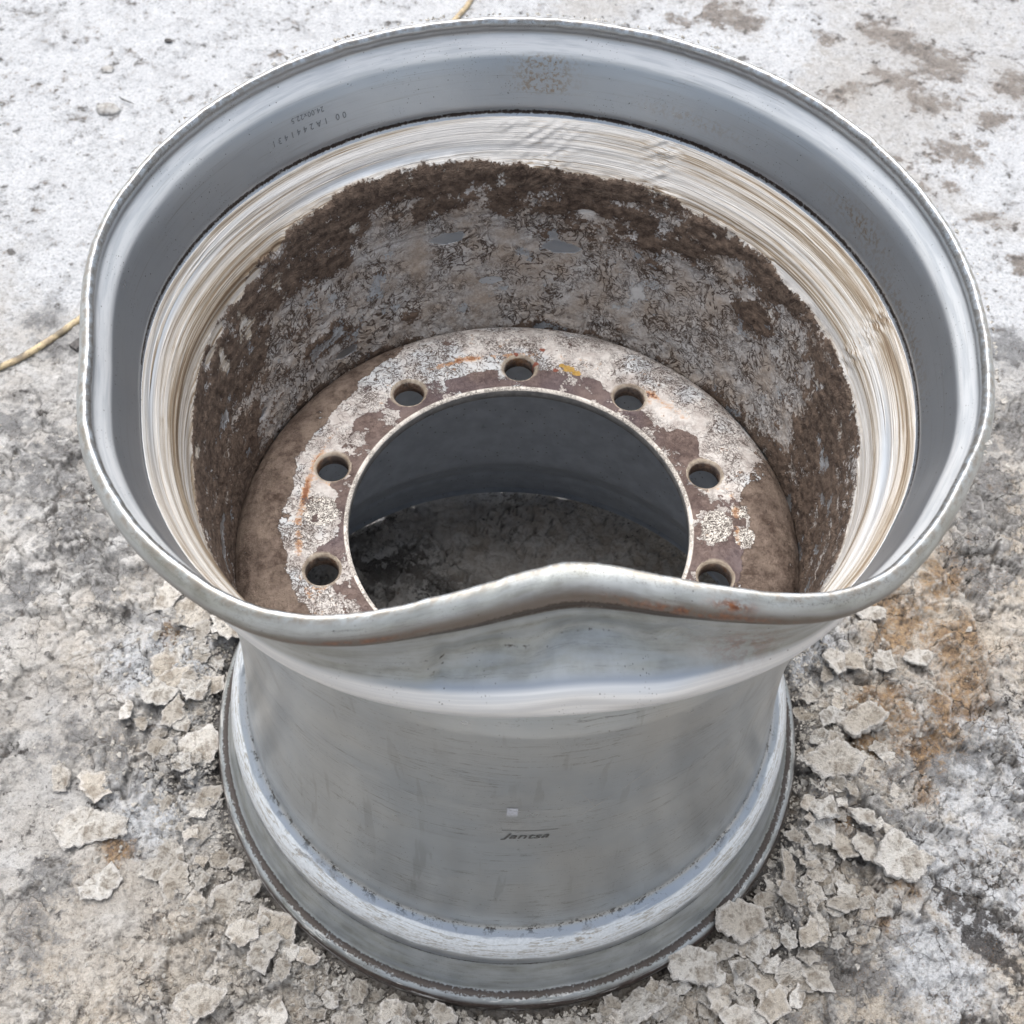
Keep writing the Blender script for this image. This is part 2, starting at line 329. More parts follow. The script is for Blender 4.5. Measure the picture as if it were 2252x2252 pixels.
def edge_z(deg):
    t = [(0, .508), (4, .510), (20, .511), (38, .520), (60, .528), (78, .5315), (104, .5355), (125, .5385), (149, .5258), (173, .509), (189, .485), (230, .49), (300, .49), (345, .49), (360, .508)]
    return np.interp(deg % 360, *np.array(t).T)
BARE = [(106.9, 0.4604, .75), (82.5, 0.4476, .8), (97.8, 0.4082, .5), (155.1, 0.5205, .7), (78.4, 0.4901, .4), (160.4, 0.5188, .6), (132.0, 0.372, .5), (157.1, 0.3873, .4), (163.2, 0.5096, .6), (150, .5185, .5), (168, .503, .5)]
LIGHT = [(91.3, 0.4155, 1.3), (110.4, 0.4044, 1.2), (70.4, 0.4054, 1.3), (53.0, 0.3811, 1.2), (37.1, 0.411, 1.2), (49.0, 0.4372), (22.7, 0.4616, .5), (24.5, 0.4375, .8), (142.7, 0.4617, .8), (130.7, 0.4108), (118.3, 0.4053, 1.1), (53.3, 0.4609, .9), (150.7, 0.4265, .6), (100.2, 0.4682), (80.8, 0.4203, 1.2), (60.0, 0.4088, 1.2), (116.7, 0.4551), (128, .44, .9), (64, .44), (30, .425), (165, .43, .5), (100, .385), (80, .385), (45, .40, 1.1)]
DARKW = [(93.4, 0.5139, .9), (78.0, 0.5117, 1), (68.3, 0.4953, .9), (50.8, 0.5104, .8), (36.7, 0.5011, .9), (39.9, 0.4619, .7), (61.6, 0.454, .3), (95.1, 0.5001, 1), (109.0, 0.5218, 1), (123.0, 0.5186, 1), (139.0, 0.4855, 1.2), (146.2, 0.4884, 1.1), (134.7, 0.4062, .8), (174.1, 0.455, 2.2), (165, .47, 1.6), (178, .38, 2), (5, .46, 2), (14, .42, 1.4), (158.1, 0.4514, 1.3), (179.4, 0.4149, 2), (8, 0.4396, 1.7), (8.7, 0.484, 1), (18, 0.3581, 1.2), (0.6, 0.3781, 2), (58.1, 0.4854, .9), (115.9, 0.3846, .4), (131.6, 0.5041, 1), (165, .39, 1.2), (112, .50, .8), (85, .50), (150, .46, .8), (340, .44, 2.5), (200, .43, 2.5), (12, .40, 1)]
A, B = np.meshgrid(np.arange(len(PR)), np.arange(NT), indexing='ij'); A = A.ravel(); B = B.ravel()
r0 = PR[A, 0]; z0 = PR[A, 1]; sd0 = side[A]; th = TH[B]; dg = DEG[B]
cx, sx = np.cos(th), np.sin(th)
# streaky noise that wraps round the wheel
st1 = fbm(cx * 3.2, sx * 3.2, z0 * 90, oc=4, seed=101); n5 = fbm(cx * 12, sx * 12, z0 * 48, oc=5, seed=111); n20 = fbm(cx * 55, sx * 55, z0 * 220, oc=4, seed=121)
ez = edge_z(dg) + .0045 * n5 + .0022 * n20 + .003 * vnoise(cx * 5, sx * 5, seed=303)
inn = sd0 * (z0 > .335) * (1 - sstep(-.0045, .0055, z0 - ez))
innc = inn > .5
below = ez - z0
mud = .30 + .75 * blobs(dg, z0, DARKW, 9, .02, True) - .62 * blobs(dg, z0, LIGHT, 8.5, .02, True) + .55 * np.exp(-(below / .016) ** 2) * (dg < 200) - 1.6 * blobs(dg, z0, BARE, 4.2, .0075, True)
mud = mud + .22 * st1 + .45 * n5 + .16 * n20 + .35 * np.exp(-((z0 - .352) / .006) ** 2)
bare = np.clip(blobs(dg, z0, BARE, 3.8, .0065, True) * 1.7 + .5 * n5, 0, 1) * inn
bare = np.maximum(bare, inn * np.exp(-((z0 - .342) / .005) ** 2) * (np.cos(np.radians(dg - 90)) > -.3) * (vnoise(cx * 6, sx * 6, seed=9) > -.35))
mudm = inn * (1 - np.clip(bare * 1.5, 0, 1))
crum = fbm(cx * 260, sx * 260, z0 * 1000, oc=3, seed=131)
relief = mudm * (np.clip(mud, 0, 1) * .0030 + .0007 * n20 + .0007 * np.clip(mud, 0, 1) * crum)
paste = sd0 * (z0 > .33) * (1 - sstep(.5655, .568, z0)) * (z0 > .47)
relief += paste * (.0007 * fbm(cx * 2.5, sx * 2.5, z0 * 420, oc=3, seed=141) + .0004)
# brush smears where the paste was dabbed on
dab = paste * np.clip(1.2 * np.exp(-((dg - 88) / 7) ** 2) + np.exp(-((dg - 13) / 3) ** 2) + .9 * np.exp(-((dg - 66) / 4) ** 2) + .25 * n5, 0, 1)
relief += dab * .0012 * np.clip(.5 + fbm(dg * .35, z0 * 500 + dg * 1.1, oc=3, seed=151), 0, 1.5)
rr, zb_ = bend(r0, z0, B); rr = rr - relief
def gs(a, z_, sa, sz): return np.exp(-((((dg - a + 180) % 360) - 180) / sa) ** 2 - ((z0 - z_) / sz) ** 2)
rr = rr - .0085 * gs(280, .590, 9, .013) - .0045 * gs(264, .588, 5, .012) + .0030 * gs(270.5, .586, 2.5, .014) - .0022 * gs(259, .586, .9, .016) + .002 * gs(256.5, .586, 1.5, .014) - .0035 * gs(292, .598, 2.5, .010) + .0025 * gs(289, .560, 5, .010) - .0030 * gs(277, .553, 6, .008)
lipw = sstep(.625, .64, z0)
rr = rr + lipw * .0003 * fbm(cx * 40, sx * 40, z0 * 100, oc=3, seed=161)
zc = zb_ + lipw * .0004 * fbm(cx * 22, sx * 22, oc=3, seed=171)
V = np.stack([rr * cx, rr * sx, zc], 1); rest = np.stack([r0 * cx, r0 * sx, z0], 1)
gunk2 = (1 - sd0) * np.exp(-((z0 - .100) / .011) ** 2)      # white smear round the foot of the well
m = M('wheel_paint'); v = m.attr('rest', True)
ang = m.attr('ang'); zr = m.attr('zr'); sid = m.attr('side')
strk = m.scale(v, 6, 6, 420); strk2 = m.scale(v, 14, 14, 900, 3, 1, 2); runs = m.scale(v, 130, 130, 5, 4, 4, 4)
nb = m.noise(v, 60, 5); nf = m.noise(v, 420, 4, .6); ns = m.noise(strk, 1, 5, .6); ns2 = m.noise(strk2, 1, 4, .65); nr = m.noise(m.warp(v, 20, .015), 0, 0)
nbig = m.noise(v, 9, 4, .6)
paint = m.mix(nbig.step(.35, .65), '#b7c0ca', '#c6ccd2')
low = zr.step(.33, .36)
out_ = 1 - sid
paint = m.mix(out_ * zr.step(.5315, .527) * zr.step(.115, .119) * .95, paint, m.mix(nbig.step(.35, .65), '#aeb8c1', '#bbc2c7'))  # outer well toned down in place of dark surroundings it would mirror
paint = m.mix((zr.step(.570, .576) * (1 - zr.step(.612, .617)) * sid) * .55, paint, '#b4bdc6')
flg = sid * zr.step(.613, .618) * (1 - zr.step(.628, .632))
fls = m.noise(m.scale(v, 20, 20, 300, 3, 3, 3), 1, 4, .6)
paint = m.mix(flg * .8, paint, m.mix(fls.step(.35, .6), '#d3d8dc', '#eceff1'))  # white scuffs, plus the sky reflection painted into the flange slope
# faint dusty film and rubbed streaks
paint = m.mix(ns.step(.56, .75) * .18, paint, '#8f908d')
lipp = zr.step(.628, .634)
paint = m.mix(lipp * .6, paint, '#ccd2d6')  # sky sheen on the lip painted in as a lighter tone
rdg = out_ * zr.step(.536, .541) * (1 - zr.step(.564, .568))
paint = m.mix(rdg * .85, paint, m.mix(ns.step(.4, .6), '#dfe2e5', '#eff1f2'))  # highlight on the up-facing ridge painted as paler, streaked colour
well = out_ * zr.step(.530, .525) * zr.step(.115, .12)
# scuffs going round, drip marks going down (outside well)
sc1 = m.noise(m.scale(m.warp(v, 12, .014), 7, 7, 130, 1, 2, 3), 1, 3, .6)
scm = m.noise(m.scale(v, 9, 9, 22, 5, 5, 1), 1, 3).step(.44, .54)
sc2 = m.noise(m.scale(m.warp(v, 9, .02), 16, 16, 120, 9, 2, 3), 1, 2, .6)
scuff = ((1 - (sc1 - .5).abs().step(.0, .013)) * scm * nf.step(.36, .48) + (1 - (sc2 - .5).abs().step(.0, .007)) * m.noise(m.scale(v, 14, 14, 40, 1, 5, 1), 1, 3).step(.50, .60) * nf.step(.38, .5)).clamp() * well
paint = m.mix(scuff * .55, paint, '#3f3e3d')
dr1 = m.noise(m.scale(m.warp(v, 30, .004, 2), 95, 95, 4.0, 7, 8, 9), 1, 2, .5)
drip = dr1.step(.60, .645) * m.noise(m.scale(v, 18, 18, 9), 1, 2).step(.46, .56) * well
paint = m.mix(drip * .16, paint, '#55544f')
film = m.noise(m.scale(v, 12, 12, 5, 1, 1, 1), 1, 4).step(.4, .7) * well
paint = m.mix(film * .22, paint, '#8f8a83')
# bead seats: dust, greenish grime
seatT = zr.step(.566, .572); seatB = 1 - zr.step(.068, .074)
grime = ((seatT + seatB) * out_).clamp()
gr = m.noise(m.scale(v, 20, 20, 110), 1, 5, .65)
paint = m.mix(grime * (.45 + gr.step(.38, .72) * .4), paint, m.mix(nb.step(.35, .65), '#7d7e74', '#9a9d96'))
paint = m.mix(grime * (1 - (ns2 - .5).abs().step(0, .012)) * ns.step(.5, .62) * .7, paint, '#3f3b36')
# sandy dust patches on the inner seat
paint = m.mix(m.attr('sand') * m.noise(v, 300, 4, .7).step(.46, .60) * .8, paint, '#a0917f')
paint = m.mix(sid * seatT * (ns2.step(.58, .75)) * .35, paint, '#6a6860')
# specks
spk = m.voro(v, 170, out=0); paint = m.mix((1 - spk.step(.06, .11)) * m.noise(v, 45, 2).step(.45, .6) * .8, paint, '#2c2a29')
spk2 = m.voro(m.scale(v, 1, 1, 1, 5, 3, 1), 420, out=0); paint = m.mix((1 - spk2.step(.10, .17)) * m.noise(v, 30, 3).step(.48, .62) * .75, paint, '#3a3735')
# lips: chipped paint, bare worn bottom lip
lipt = zr.step(.622, .630)
paint = m.mix(out_ * zr.step(.6145, .617) * (1 - zr.step(.624, .636)) * m.noise(m.scale(v, 14, 14, 120), 1, 4, .6).step(.2, .45) * .85, paint, '#5d5147')
lipb = 1 - zr.step(.019, .026)
chipn = m.noise(m.warp(v, 200, .004), 160, 4, .65)
paint = m.mix(lipt * m.attr('edge') * chipn.step(.36, .60) * .8, paint, '#8f877c')
paint = m.mix(lipt * m.attr('chip') * (1 - (m.noise(m.warp(v, 160, .01), 210, 2) - .5).abs().step(0, .02)) * .9, paint, '#56514c')
lowin = sid * zr.step(.335, .33)
paint = m.mix(lowin, paint, m.mix(nb.step(.3, .7), '#a9b2be', '#bcc5d0')); spl = (1 - m.voro(m.scale(v, 1, 1, 1, 2, 2, 2), 120).step(.07, .13)) * lowin; paint = m.mix(spl * .9, paint, '#26241f')  # matte wall tone makes up for scarce light below the disc; dark specks
ru = m.attr('rust') * m.noise(v, 130, 5, .7).step(.40, .56)
worn = lipb * out_ * m.noise(m.scale(v, 16, 16, 260, 1, 1, 8), 1, 5, .7).step(.40, .47)
wornd = m.mix(nf.step(.3, .7), '#3a302c', '#5b504a')
paint = m.mix(worn * .96, paint, wornd)
lbn = m.noise(m.scale(v, 10, 10, 160, 4, 4, 4), 1, 4, .65)
paint = m.mix(out_ * (1 - (zr + (lbn - .5) * .02).step(.0185, .0215)) * .97, paint, wornd)
lowl = out_ * (1 - zr.step(.019, .022))
paint = m.mix(out_ * (1 - zr.step(.0255, .0285)) * (lbn * .5 + m.noise(m.scale(v, 40, 40, 300), 1, 4, .7) * .5).step(.54, .58) * .9, paint, '#d0d0cc')
white = m.mix(nf.step(.3, .7), '#c9cfd3', '#dfe4e8')
g2 = m.attr('gunk2')
g2s = m.noise(m.scale(v, 20, 20, 260, 8, 1, 1), 1, 4, .6)
gk = (g2 + (g2s - .5) * .9).step(.42, .60)
paint2 = m.mix(gk * .9, paint, m.mix((g2s - .5).abs().step(.0, .03), '#9b968b', white))
gb = g2 * m.noise(m.scale(v, 26, 26, 90, 3, 3, 3), 1, 5, .7).step(.57, .62) * (m.noise(v, 11, 2).step(.45, .6))
paint2 = m.mix(gb * .95, paint2, m.mix(nf.step(.35, .65), '#6f675c', '#a59b8b'))
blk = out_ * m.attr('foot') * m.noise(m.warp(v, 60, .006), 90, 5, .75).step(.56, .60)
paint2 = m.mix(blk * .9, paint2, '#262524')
# dark lines in grooves, under lip and ridge, with nicks and a crack
paint2 = m.mix((m.attr('line') * 1.15 + (nf - .5) * 1.5 + (nb - .5) * .8).step(.45, .85) * .92, paint2, '#3a2f28')
paint2 = m.mix(ru, paint2, m.mix(nf.step(.35, .65), '#5b3524', '#8a5634'))
# paste
pa = m.attr('paste')
ps = m.noise(m.scale(m.warp(v, 7, .004), 4, 4, 300, 2, 2, 2), 1, 6, .66)
ps2 = m.noise(m.scale(v, 9, 9, 1500), 1, 3, .6)
dabm = m.attr('dab')
psd = m.noise(m.scale(v, 60, 60, 900, 2, 4, 2), 1, 4, .6)
tone = m.mixf(dabm, (ps * .84 + ps2 * .16), psd)
brn = m.attr('brn')
pc = m.ramp((tone * 1.9 - .42 - brn * .50 + .27).clamp(), [(0, '#4a3b2d'), (.22, '#76624d'), (.40, '#a39480'), (.52, '#cfc8be'), (.72, '#e6e5e2'), (1, '#eceae7')])
pc = m.mix((1 - (ps2 - .5).abs().step(.0, .012)) * ps.step(.35, .6) * .4, pc, '#5f5142')
pcl = m.attr('clean') * (m.noise(m.scale(v, 4, 4, 260, 6, 6, 6), 1, 2) + .0).step(.40, .46)
pc = m.mix(pcl, pc, '#c3cbd3')
pmask = (pa + (nf - .5) * .25).step(.35, .55)
c1 = m.mix(pmask, paint2, pc)
# mud and crackle on the inner wall
mm = m.attr('mudm'); mv = m.attr('mud')
wv = m.warp(v, 90, .008, 3)
def worms(m, v, a, b, ma=42, mb=30):
    w1 = m.noise(v, a, 3, .6, 1.2); w2 = m.noise(v, b, 3, .6, 1.0)
    return ((1 - (w1 - .5).abs().step(.006, .045)) * m.noise(v, ma, 3).step(.36, .58) + (1 - (w2 - .5).abs().step(.01, .06)) * m.noise(v, mb, 3).step(.40, .62) * .85).clamp()
crk = worms(m, v, 62, 150, 24, 34)
thin_ = m.mix(m.noise(v, 35, 5, .65).step(.3, .68), '#b8aca1', '#d2d2d3')
thin_ = m.mix(nf.step(.3, .7) * .4, thin_, '#857768')
thin_ = m.mix(crk * .95, thin_, '#4a3c32')
ng = m.noise(v, 800, 3, .7)
dark = m.mix(m.noise(v, 120, 5, .7).step(.3, .7), '#463830', '#7b6a5d')
dark = m.mix(ng.step(.66, .76) * .6, dark, '#94887b')
dark = m.mix(ns.step(.56, .68) * .35, dark, '#85786b')
mvf = mv + (nf - .5) * 1.1 + (nb - .5) * 1.2 + (m.noise(v, 190, 4, .7) - .5) * .8
mudc = m.mix(mvf.step(.43, .62), thin_, dark)
mudness0 = (mm + (nf - .5) * .9 + (nb - .5) * .9).step(.38, .60)
c1 = m.mix(mm.step(.0, .5) * .5 * pmask * nb.step(.4, .6), c1, '#85705a')
c2 = m.mix(mudness0, c1, mudc)
isb = m.attr('bare')
mudness = (mm + (nf - .5) * .9 + (nb - .5) * .9).step(.38, .60)
col_ = c2
metal = (1 - mudness) * (1 - pmask) * (1 - gk * .85) * (1 - ru) * (1 - worn) * (1 - lowl * .9) * (1 - flg * .6) * (1 - rdg * .6) * (1 - grime * .5) * (1 - lowin * .9) * .85
rough = m.mixf(mudness, m.mixf(pmask, m.mixf(nb, .24, .36) + gk * .1 + grime * .1, .5), .85)
hh = (mudness * (ng * 1.1 + m.noise(v, 300, 4, .7) * 1.6 * mv.clamp() - crk * .8)) + pmask * (ps * 1.3 + ps2 * .5) * (1 - pcl) + nf * .05 + worn * -.35 + m.attr('knurl') * .35
nrm = m.bump(hh, .0016, .8)
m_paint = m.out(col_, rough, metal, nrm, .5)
def bump1(x, c, s): return np.exp(-((x - c) / s) ** 2)
dots = (1 - sd0) * bump1(z0, .5865, .0014) * .62 * bump1(((dg - 275 + 180) % 360 - 180), 0, 16) ** .3 * (vnoise(cx * 90, sx * 90, seed=401) > .0) * (np.abs((dg - 275 + 180) % 360 - 180) < 19)
crk_ = (1 - sd0) * np.exp(-(((dg - 259.2 - 60 * (z0 - .59) + .5 * vnoise(z0 * 400, z0 * 0, seed=402)) / .28) ** 2)) * (z0 > .572) * (z0 < .600) * (vnoise(z0 * 600, z0 * 0 + 3, seed=403) > -.1) * .7
line = dots + crk_ + sd0 * bump1(z0, .5708, .0022) * np.clip(1.2 - .9 * (np.sin(th + .2) < -.25), 0, 1) * .95 + (1 - sd0) * (bump1(z0, .5290, .0032) * 1.1 + bump1(z0, .1165, .0020) * .6 + bump1(z0, .0715, .0022) * .75 + bump1(z0, .6185, .003) * .9 * (z0 > .6) + bump1(z0, .0272, .0022) * .9)
edge = bump1(z0, .6415, .0022)
chip = np.clip(bump1(z0, .6395, .004) * (.5 + .7 * vnoise(cx * 5, sx * 5, seed=77)) , 0, 1)
def dang(c): return (dg - c + 180) % 360 - 180
rust = (1 - sd0) * (bump1(dang(296), 0, 2.2) * bump1(z0, .633, .004) * 1.1 + bump1(dang(292), 0, 9) * bump1(z0, .624, .003) * .9 + bump1(dang(250), 0, 6) * bump1(z0, .625, .002) * .8 + bump1(dang(300), 0, 5) * bump1(z0, .585, .016) * .5)
sand = sd0 * np.clip(bump1(dang(88.5), 0, 4.2) * sstep(.585, .59, z0) * (1 - sstep(.612, .620, z0)) * 1.3 + bump1(dang(27), 0, 7) * bump1(z0, .593, .008) + bump1(dang(8), 0, 14) * bump1(z0, .58, .006) * .8 + bump1(dang(62), 0, 9) * bump1(z0, .59, .006) * .5, 0, 1)
brn = np.clip(.25 + .55 * np.clip(np.cos(th), 0, 1) * bump1(z0, .56, .012) + .35 * np.clip(-np.cos(th), 0, 1) + .45 * (bump1(z0, .5285, .006)) - .25 * bump1(dang(100), 0, 25), 0, 1)
clean = np.clip(sd0 * (bump1(dang(-12), 0, 15) * bump1(z0, .541, .007) + bump1(dang(175), 0, 28) * bump1(z0, .5585, .005) + bump1(dang(120), 0, 20) * bump1(z0, .5445, .004)), 0, 1)
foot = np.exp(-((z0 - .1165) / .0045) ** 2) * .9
kn = (np.sin(dg * np.pi / .55) * np.sin((z0) * 2 * np.pi / .0035)) * (1 - sd0) * bump1(dang(291), 0, 6) * bump1(z0, .596, .007)
F = grid_faces(len(PR) + 1, NT, True); F = F % (len(PR) * NT)
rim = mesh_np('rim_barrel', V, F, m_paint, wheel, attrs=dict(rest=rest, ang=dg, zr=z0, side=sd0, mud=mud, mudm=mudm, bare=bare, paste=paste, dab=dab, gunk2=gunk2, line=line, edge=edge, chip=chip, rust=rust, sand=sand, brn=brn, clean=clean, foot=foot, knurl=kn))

# ---------------------------------------------------------------- disc with ten bolt holes
PH = R_(0.97); ZP = .3717; PCD = .1675; HR = .0133; CH = .0155
def ztop(r): return np.interp(r, [0, .196, .205, .215, .225, .232, .2375, .2415], [ZP, ZP, ZP - .0008, ZP - .0035, ZP - .009, ZP - .016, ZP - .025, ZP - .040])
dv = []; df = []
def add_grid(P):       # P (nu,nv,3)
    o = sum(len(a) for a in dv); nu, nv = P.shape[:2]; dv.append(P.reshape(-1, 3)); df.append(grid_faces(nu, nv) + o)
NA = 60
for k in range(10):
    tc = PH + math.pi / 2 + k * math.pi / 5; a0 = tc - math.pi / 10; a1 = tc + math.pi / 10
    aa = np.linspace(a0, a1, NA + 1)
    def pol(r): 
        r = np.asarray(r); T, RR = np.meshgrid(aa, r); return np.stack([RR * np.cos(T), RR * np.sin(T), ztop(RR)], -1)
    add_grid(pol(np.linspace(.1445, .148, 4)))
    add_grid(pol(np.r_[np.linspace(.188, .24, 42), .2412]))
    # O-grid around the hole
    nr_ = 34; rs = np.linspace(.148, .188, nr_ + 1)
    per = [(.148, t) for t in aa[:-1]] + [(r, a1) for r in rs[:-1]] + [(.188, t) for t in aa[::-1][:-1]] + [(r, a0) for r in rs[::-1][:-1]]
    per.append(per[0]); Pp = np.array([(r * math.cos(t), r * math.sin(t)) for r, t in per])
    hc = np.array([PCD * math.cos(tc), PCD * math.sin(tc)]); an = np.unwrap(np.arctan2(*(Pp - hc).T[::-1]))
    rows = []
    for s in np.linspace(1, 0, 15) ** 1.0:
        C0 = hc + CH * np.stack([np.cos(an), np.sin(an)], 1); q = C0 + (Pp - C0) * s
        rows.append(np.c_[q, np.full(len(q), ZP)])
    for rad_, dz in ((HR + .0008, .0019), (HR, .0032), (HR, .0075), (HR, .0135)):
        rows.append(np.c_[hc + rad_ * np.stack([np.cos(an), np.sin(an)], 1), np.full(len(an), ZP - dz)])
    add_grid(np.array(rows)[:, ::-1])
    # bore bevel and wall, underside
    add_grid(np.array([[(r * math.cos(t), r * math.sin(t), z) for t in aa] for r, z in ((.1418, ZP - .0100), (.1418, ZP - .006), (.1418, ZP - .0022), (.1421, ZP - .0014), (.1428, ZP - .0006), (.1435, ZP - .0001), (.1445, ZP))]))
    rows = []
    for s in np.linspace(0, 1, 4):
        C0 = hc + HR * np.stack([np.cos(an), np.sin(an)], 1); q = C0 + (Pp - C0) * s; rows.append(np.c_[q, np.full(len(q), ZP - .0135 - .0025 * s)])
    add_grid(np.array(rows)[:, ::-1])
    T, RR = np.meshgrid(aa, np.array([.148, .1418])); add_grid(np.stack([RR * np.cos(T), RR * np.sin(T), np.where(RR > .145, ZP - .016, ZP - .0100)], -1))
    T, RR = np.meshgrid(aa, np.array([.2400, .188])); add_grid(np.stack([RR * np.cos(T), RR * np.sin(T), np.where(RR > .2, ZP - .052, ZP - .016)], -1))
dv = np.concatenate(dv); df = np.concatenate(df)
key = np.round(dv / 2e-5).astype(np.int64); _, first, inv = np.unique(key, axis=0, return_index=True, return_inverse=True)
inv = inv.ravel(); dv = dv[first]; df = inv[df]
df = df[[len(set(f)) == 4 for f in df.tolist()]]
x, y, z = dv.T; r = np.hypot(x, y); dg = np.degrees(np.arctan2(y, x)) % 360
top = (z > ZP - .045) & (r > .1415) & ~((r < .19) & (z < ZP - .0025))
n1 = fbm(x * 40, y * 40, oc=5, seed=201); n2 = fbm(x * 120, y * 120, oc=4, seed=211); n0 = fbm(x * 14, y * 14, oc=3, seed=221)
def ab(c, s): return np.exp(-((((dg - c + 180) % 360) - 180) / s) ** 2)
brnw = np.interp(dg, [0, 8, 18, 25, 40, 112, 120, 128, 205, 230, 320, 345, 360], [1, 1, .55, .05, 0, 0, .45, 1, 1, 1, 1, 1, 1])   # how brown the outer slope is
inb = np.interp(dg, [0, 10, 20, 60, 100, 140, 180, 200, 260, 330, 360], [.188, .1885, .215, .235, .225, .202, .191, .190, .186, .182, .186])
brown = sstep(-.35, .35, (r - inb) / .012 + .55 * n1) * np.clip(brnw + .12, 0, 1)
inner = 1 - sstep(-.3, .3, (r - .1635) / .008 + 1.6 * n0 + .6 * n1)       # peeled purple-brown zone by the bore
inner = np.maximum(inner * .72, np.interp(dg, [0, 8, 15, 22, 320, 340, 360], [.8, .5, .1, 0, 0, .9, .9]) * (r < .19))
sp = np.maximum(blobs(x, y, [(.163, -.004, 1.0), (-.1655, .003, 1.1), (.166, .004, .9), (.187, -.01, .7), (.185, .015, .6)], .013, .013), 0)
sp = np.clip(sp * 1.5, 0, 1)
inner = inner * (1 - sp); brown = brown * (1 - sp)
hd = np.min([np.hypot(x - PCD * math.cos(PH + math.pi / 2 + k * math.pi / 5), y - PCD * math.sin(PH + math.pi / 2 + k * math.pi / 5)) for k in range(10)], 0)
rst = np.exp(-((r - .1825 + .003 * n0) / .0035) ** 2) * np.clip(.6 + .9 * n0, 0, 1) * np.interp(dg, [0, 10, 60, 75, 100, 130, 200, 220, 330, 360], [.8, .8, 1, .4, .9, 1, .8, .5, .5, .7])
rst = np.maximum(rst, np.exp(-((hd - .0175) / .003) ** 2) * .75 * np.clip(.5 + n0, 0, 1))
holew = 1 - sstep(.0156, .0162, hd)
dent = np.where(top, (brown * .0011 + .0004 * n2 * brown + .00025 * n1), 0) * (r < .238) * (hd > .017) * (r > .146)
dv2 = dv.copy(); dv2[:, 2] += dent
m = M('disc_paint'); v = m.coord()
nf = m.noise(v, 420, 4, .65); nb = m.noise(v, 90, 5, .65); nm = m.noise(v, 30, 4, .6)
wv = m.warp(v, 120, .007, 3)
e1 = m.voro(wv, 190, 'DISTANCE_TO_EDGE')
crk = worms(m, v, 130, 330, 22, 34)
pal = m.mix(nb.step(.35, .65), '#b3aca8', '#cfccc9')
pal = m.mix(m.noise(v, 22, 3).step(.5, .66) * .7, pal, '#c4cbd1')
pal = m.mix(crk * .95, pal, '#4a3c35')
spv = m.attr('spot'); scr = 1 - (m.noise(v, 330, 3, .6, 1.2) - .5).abs().step(.01, .07)
pal = m.mix(spv.step(.4, .6), pal, m.mix(scr, '#dcd7d0', '#4d443f'))
og = m.attr('rst') * .9 + (nb - .5) * 2.0 + (nf - .5) * .9
c = m.mix(og.step(.22, .65) * .8, pal, m.mix(nf.step(.35, .7), '#a06a42', '#c79f74'))
c = m.mix(og.step(.62, .80) * .85, c, '#7c4a2e')
pur = m.mix(nb.step(.3, .7), '#51423f', '#75655f'); pur = m.mix(m.noise(v, 12, 2).step(.4, .7) * .6, pur, '#5a5058')
inv_ = m.attr('inner') + (nb - .5) * 1.6 + (nf - .5) * .6 + (m.noise(v, 38, 4) - .5) * 2.6
c = m.mix(inv_.step(.47, .56), c, pur)
mud_ = m.mix(nb.step(.3, .7), '#4c3e36', '#83746a'); mud_ = m.mix(m.noise(v, 28, 5, .7).step(.48, .62) * .6, mud_, '#8f8074'); mud_ = m.mix(nf.step(.55, .7) * .4, mud_, '#3b2f29'); mud_ = m.mix(m.noise(v, 900, 2).step(.64, .74) * .6, mud_, '#8d8074')
bv = m.attr('brown') + (nb - .5) * 1.9 + (nf - .5) * .8 + (m.noise(v, 38, 3) - .5) * 1.0
bm = bv.step(.46, .55); c = m.mix(bm, c, mud_)
rv = m.attr('r')
zz2 = m.attr('zt'); bevel = (1 - rv.step(.1448, .1458)) * zz2; c = m.mix((1 - zz2), c, m.mix(nb.step(.3, .7), '#6f7072', '#8f8f8e')); c = m.mix(bevel * (nf + nb * .5).step(.50, .66), c, '#d8d3cc'); c = m.mix(bevel * crk * .6, c, '#4a403a')
hw = m.attr('holew'); c = m.mix(hw * .9, c, m.mix(nb.step(.3, .7), '#8d8072', '#bdb2a2'))
deep = m.attr('deep'); c = m.mix(deep, c, m.mix(nb.step(.4, .6), '#3f2f26', '#7a5b41'))
# dabs of red and yellow marker paint
mk = m.attr('mkr'); c = m.mix((mk + (nf - .5) * .8).step(.55, .65), c, '#8a5446')
mk = m.attr('mky'); c = m.mix((mk + (nf - .5) * .9).step(.5, .62), c, '#b3914e')
hgt_ = bm * (nf * 1.8 + nb * 1.5 + .7) - crk * .45 - inv_.step(.47, .56) * .5 + nf * .35 - scr * spv * .5
m_disc = m.out(c, m.mixf(bm, .55, .85), 0, m.bump(hgt_, .0012, .8), .35)
attrs = dict(zt=np.where((r < .1425) & (z < ZP - .0018), 0., 1.), brown=np.where(top, brown, 0), inner=np.where(top, inner, 0), spot=sp, rst=rst, r=r, holew=np.where((hd < .0162) & (z > ZP - .0026), 1, 0).astype(float) * (hd < .0162), deep=np.where((hd < .0162) & (z < ZP - .0030), .8, 0) * 1.0,
             mkr=blobs(x, y, [(.012, .1725, .5), (.018, .190, .45), (.030, .166, .5), (-.006, .1835, .4)], .008, .006), mky=blobs(x, y, [(.042, .168, 1), (.049, .163, .8), (.036, .172, .6)], .007, .005))
disc = mesh_np('disc', dv2, df, m_disc, wheel, attrs=attrs)
bm = bmesh.new(); bm.from_mesh(disc.data); bmesh.ops.recalc_face_normals(bm, faces=bm.faces)
up_ = [f for f in bm.faces if .15 < f.calc_center_median().to_2d().length < .2 and f.calc_center_median().z > ZP - .0015 and abs(f.normal.z) > .9][:50]
if sum(f.normal.z for f in up_) < 0: bmesh.ops.reverse_faces(bm, faces=bm.faces)
bm.to_mesh(disc.data); bm.free()

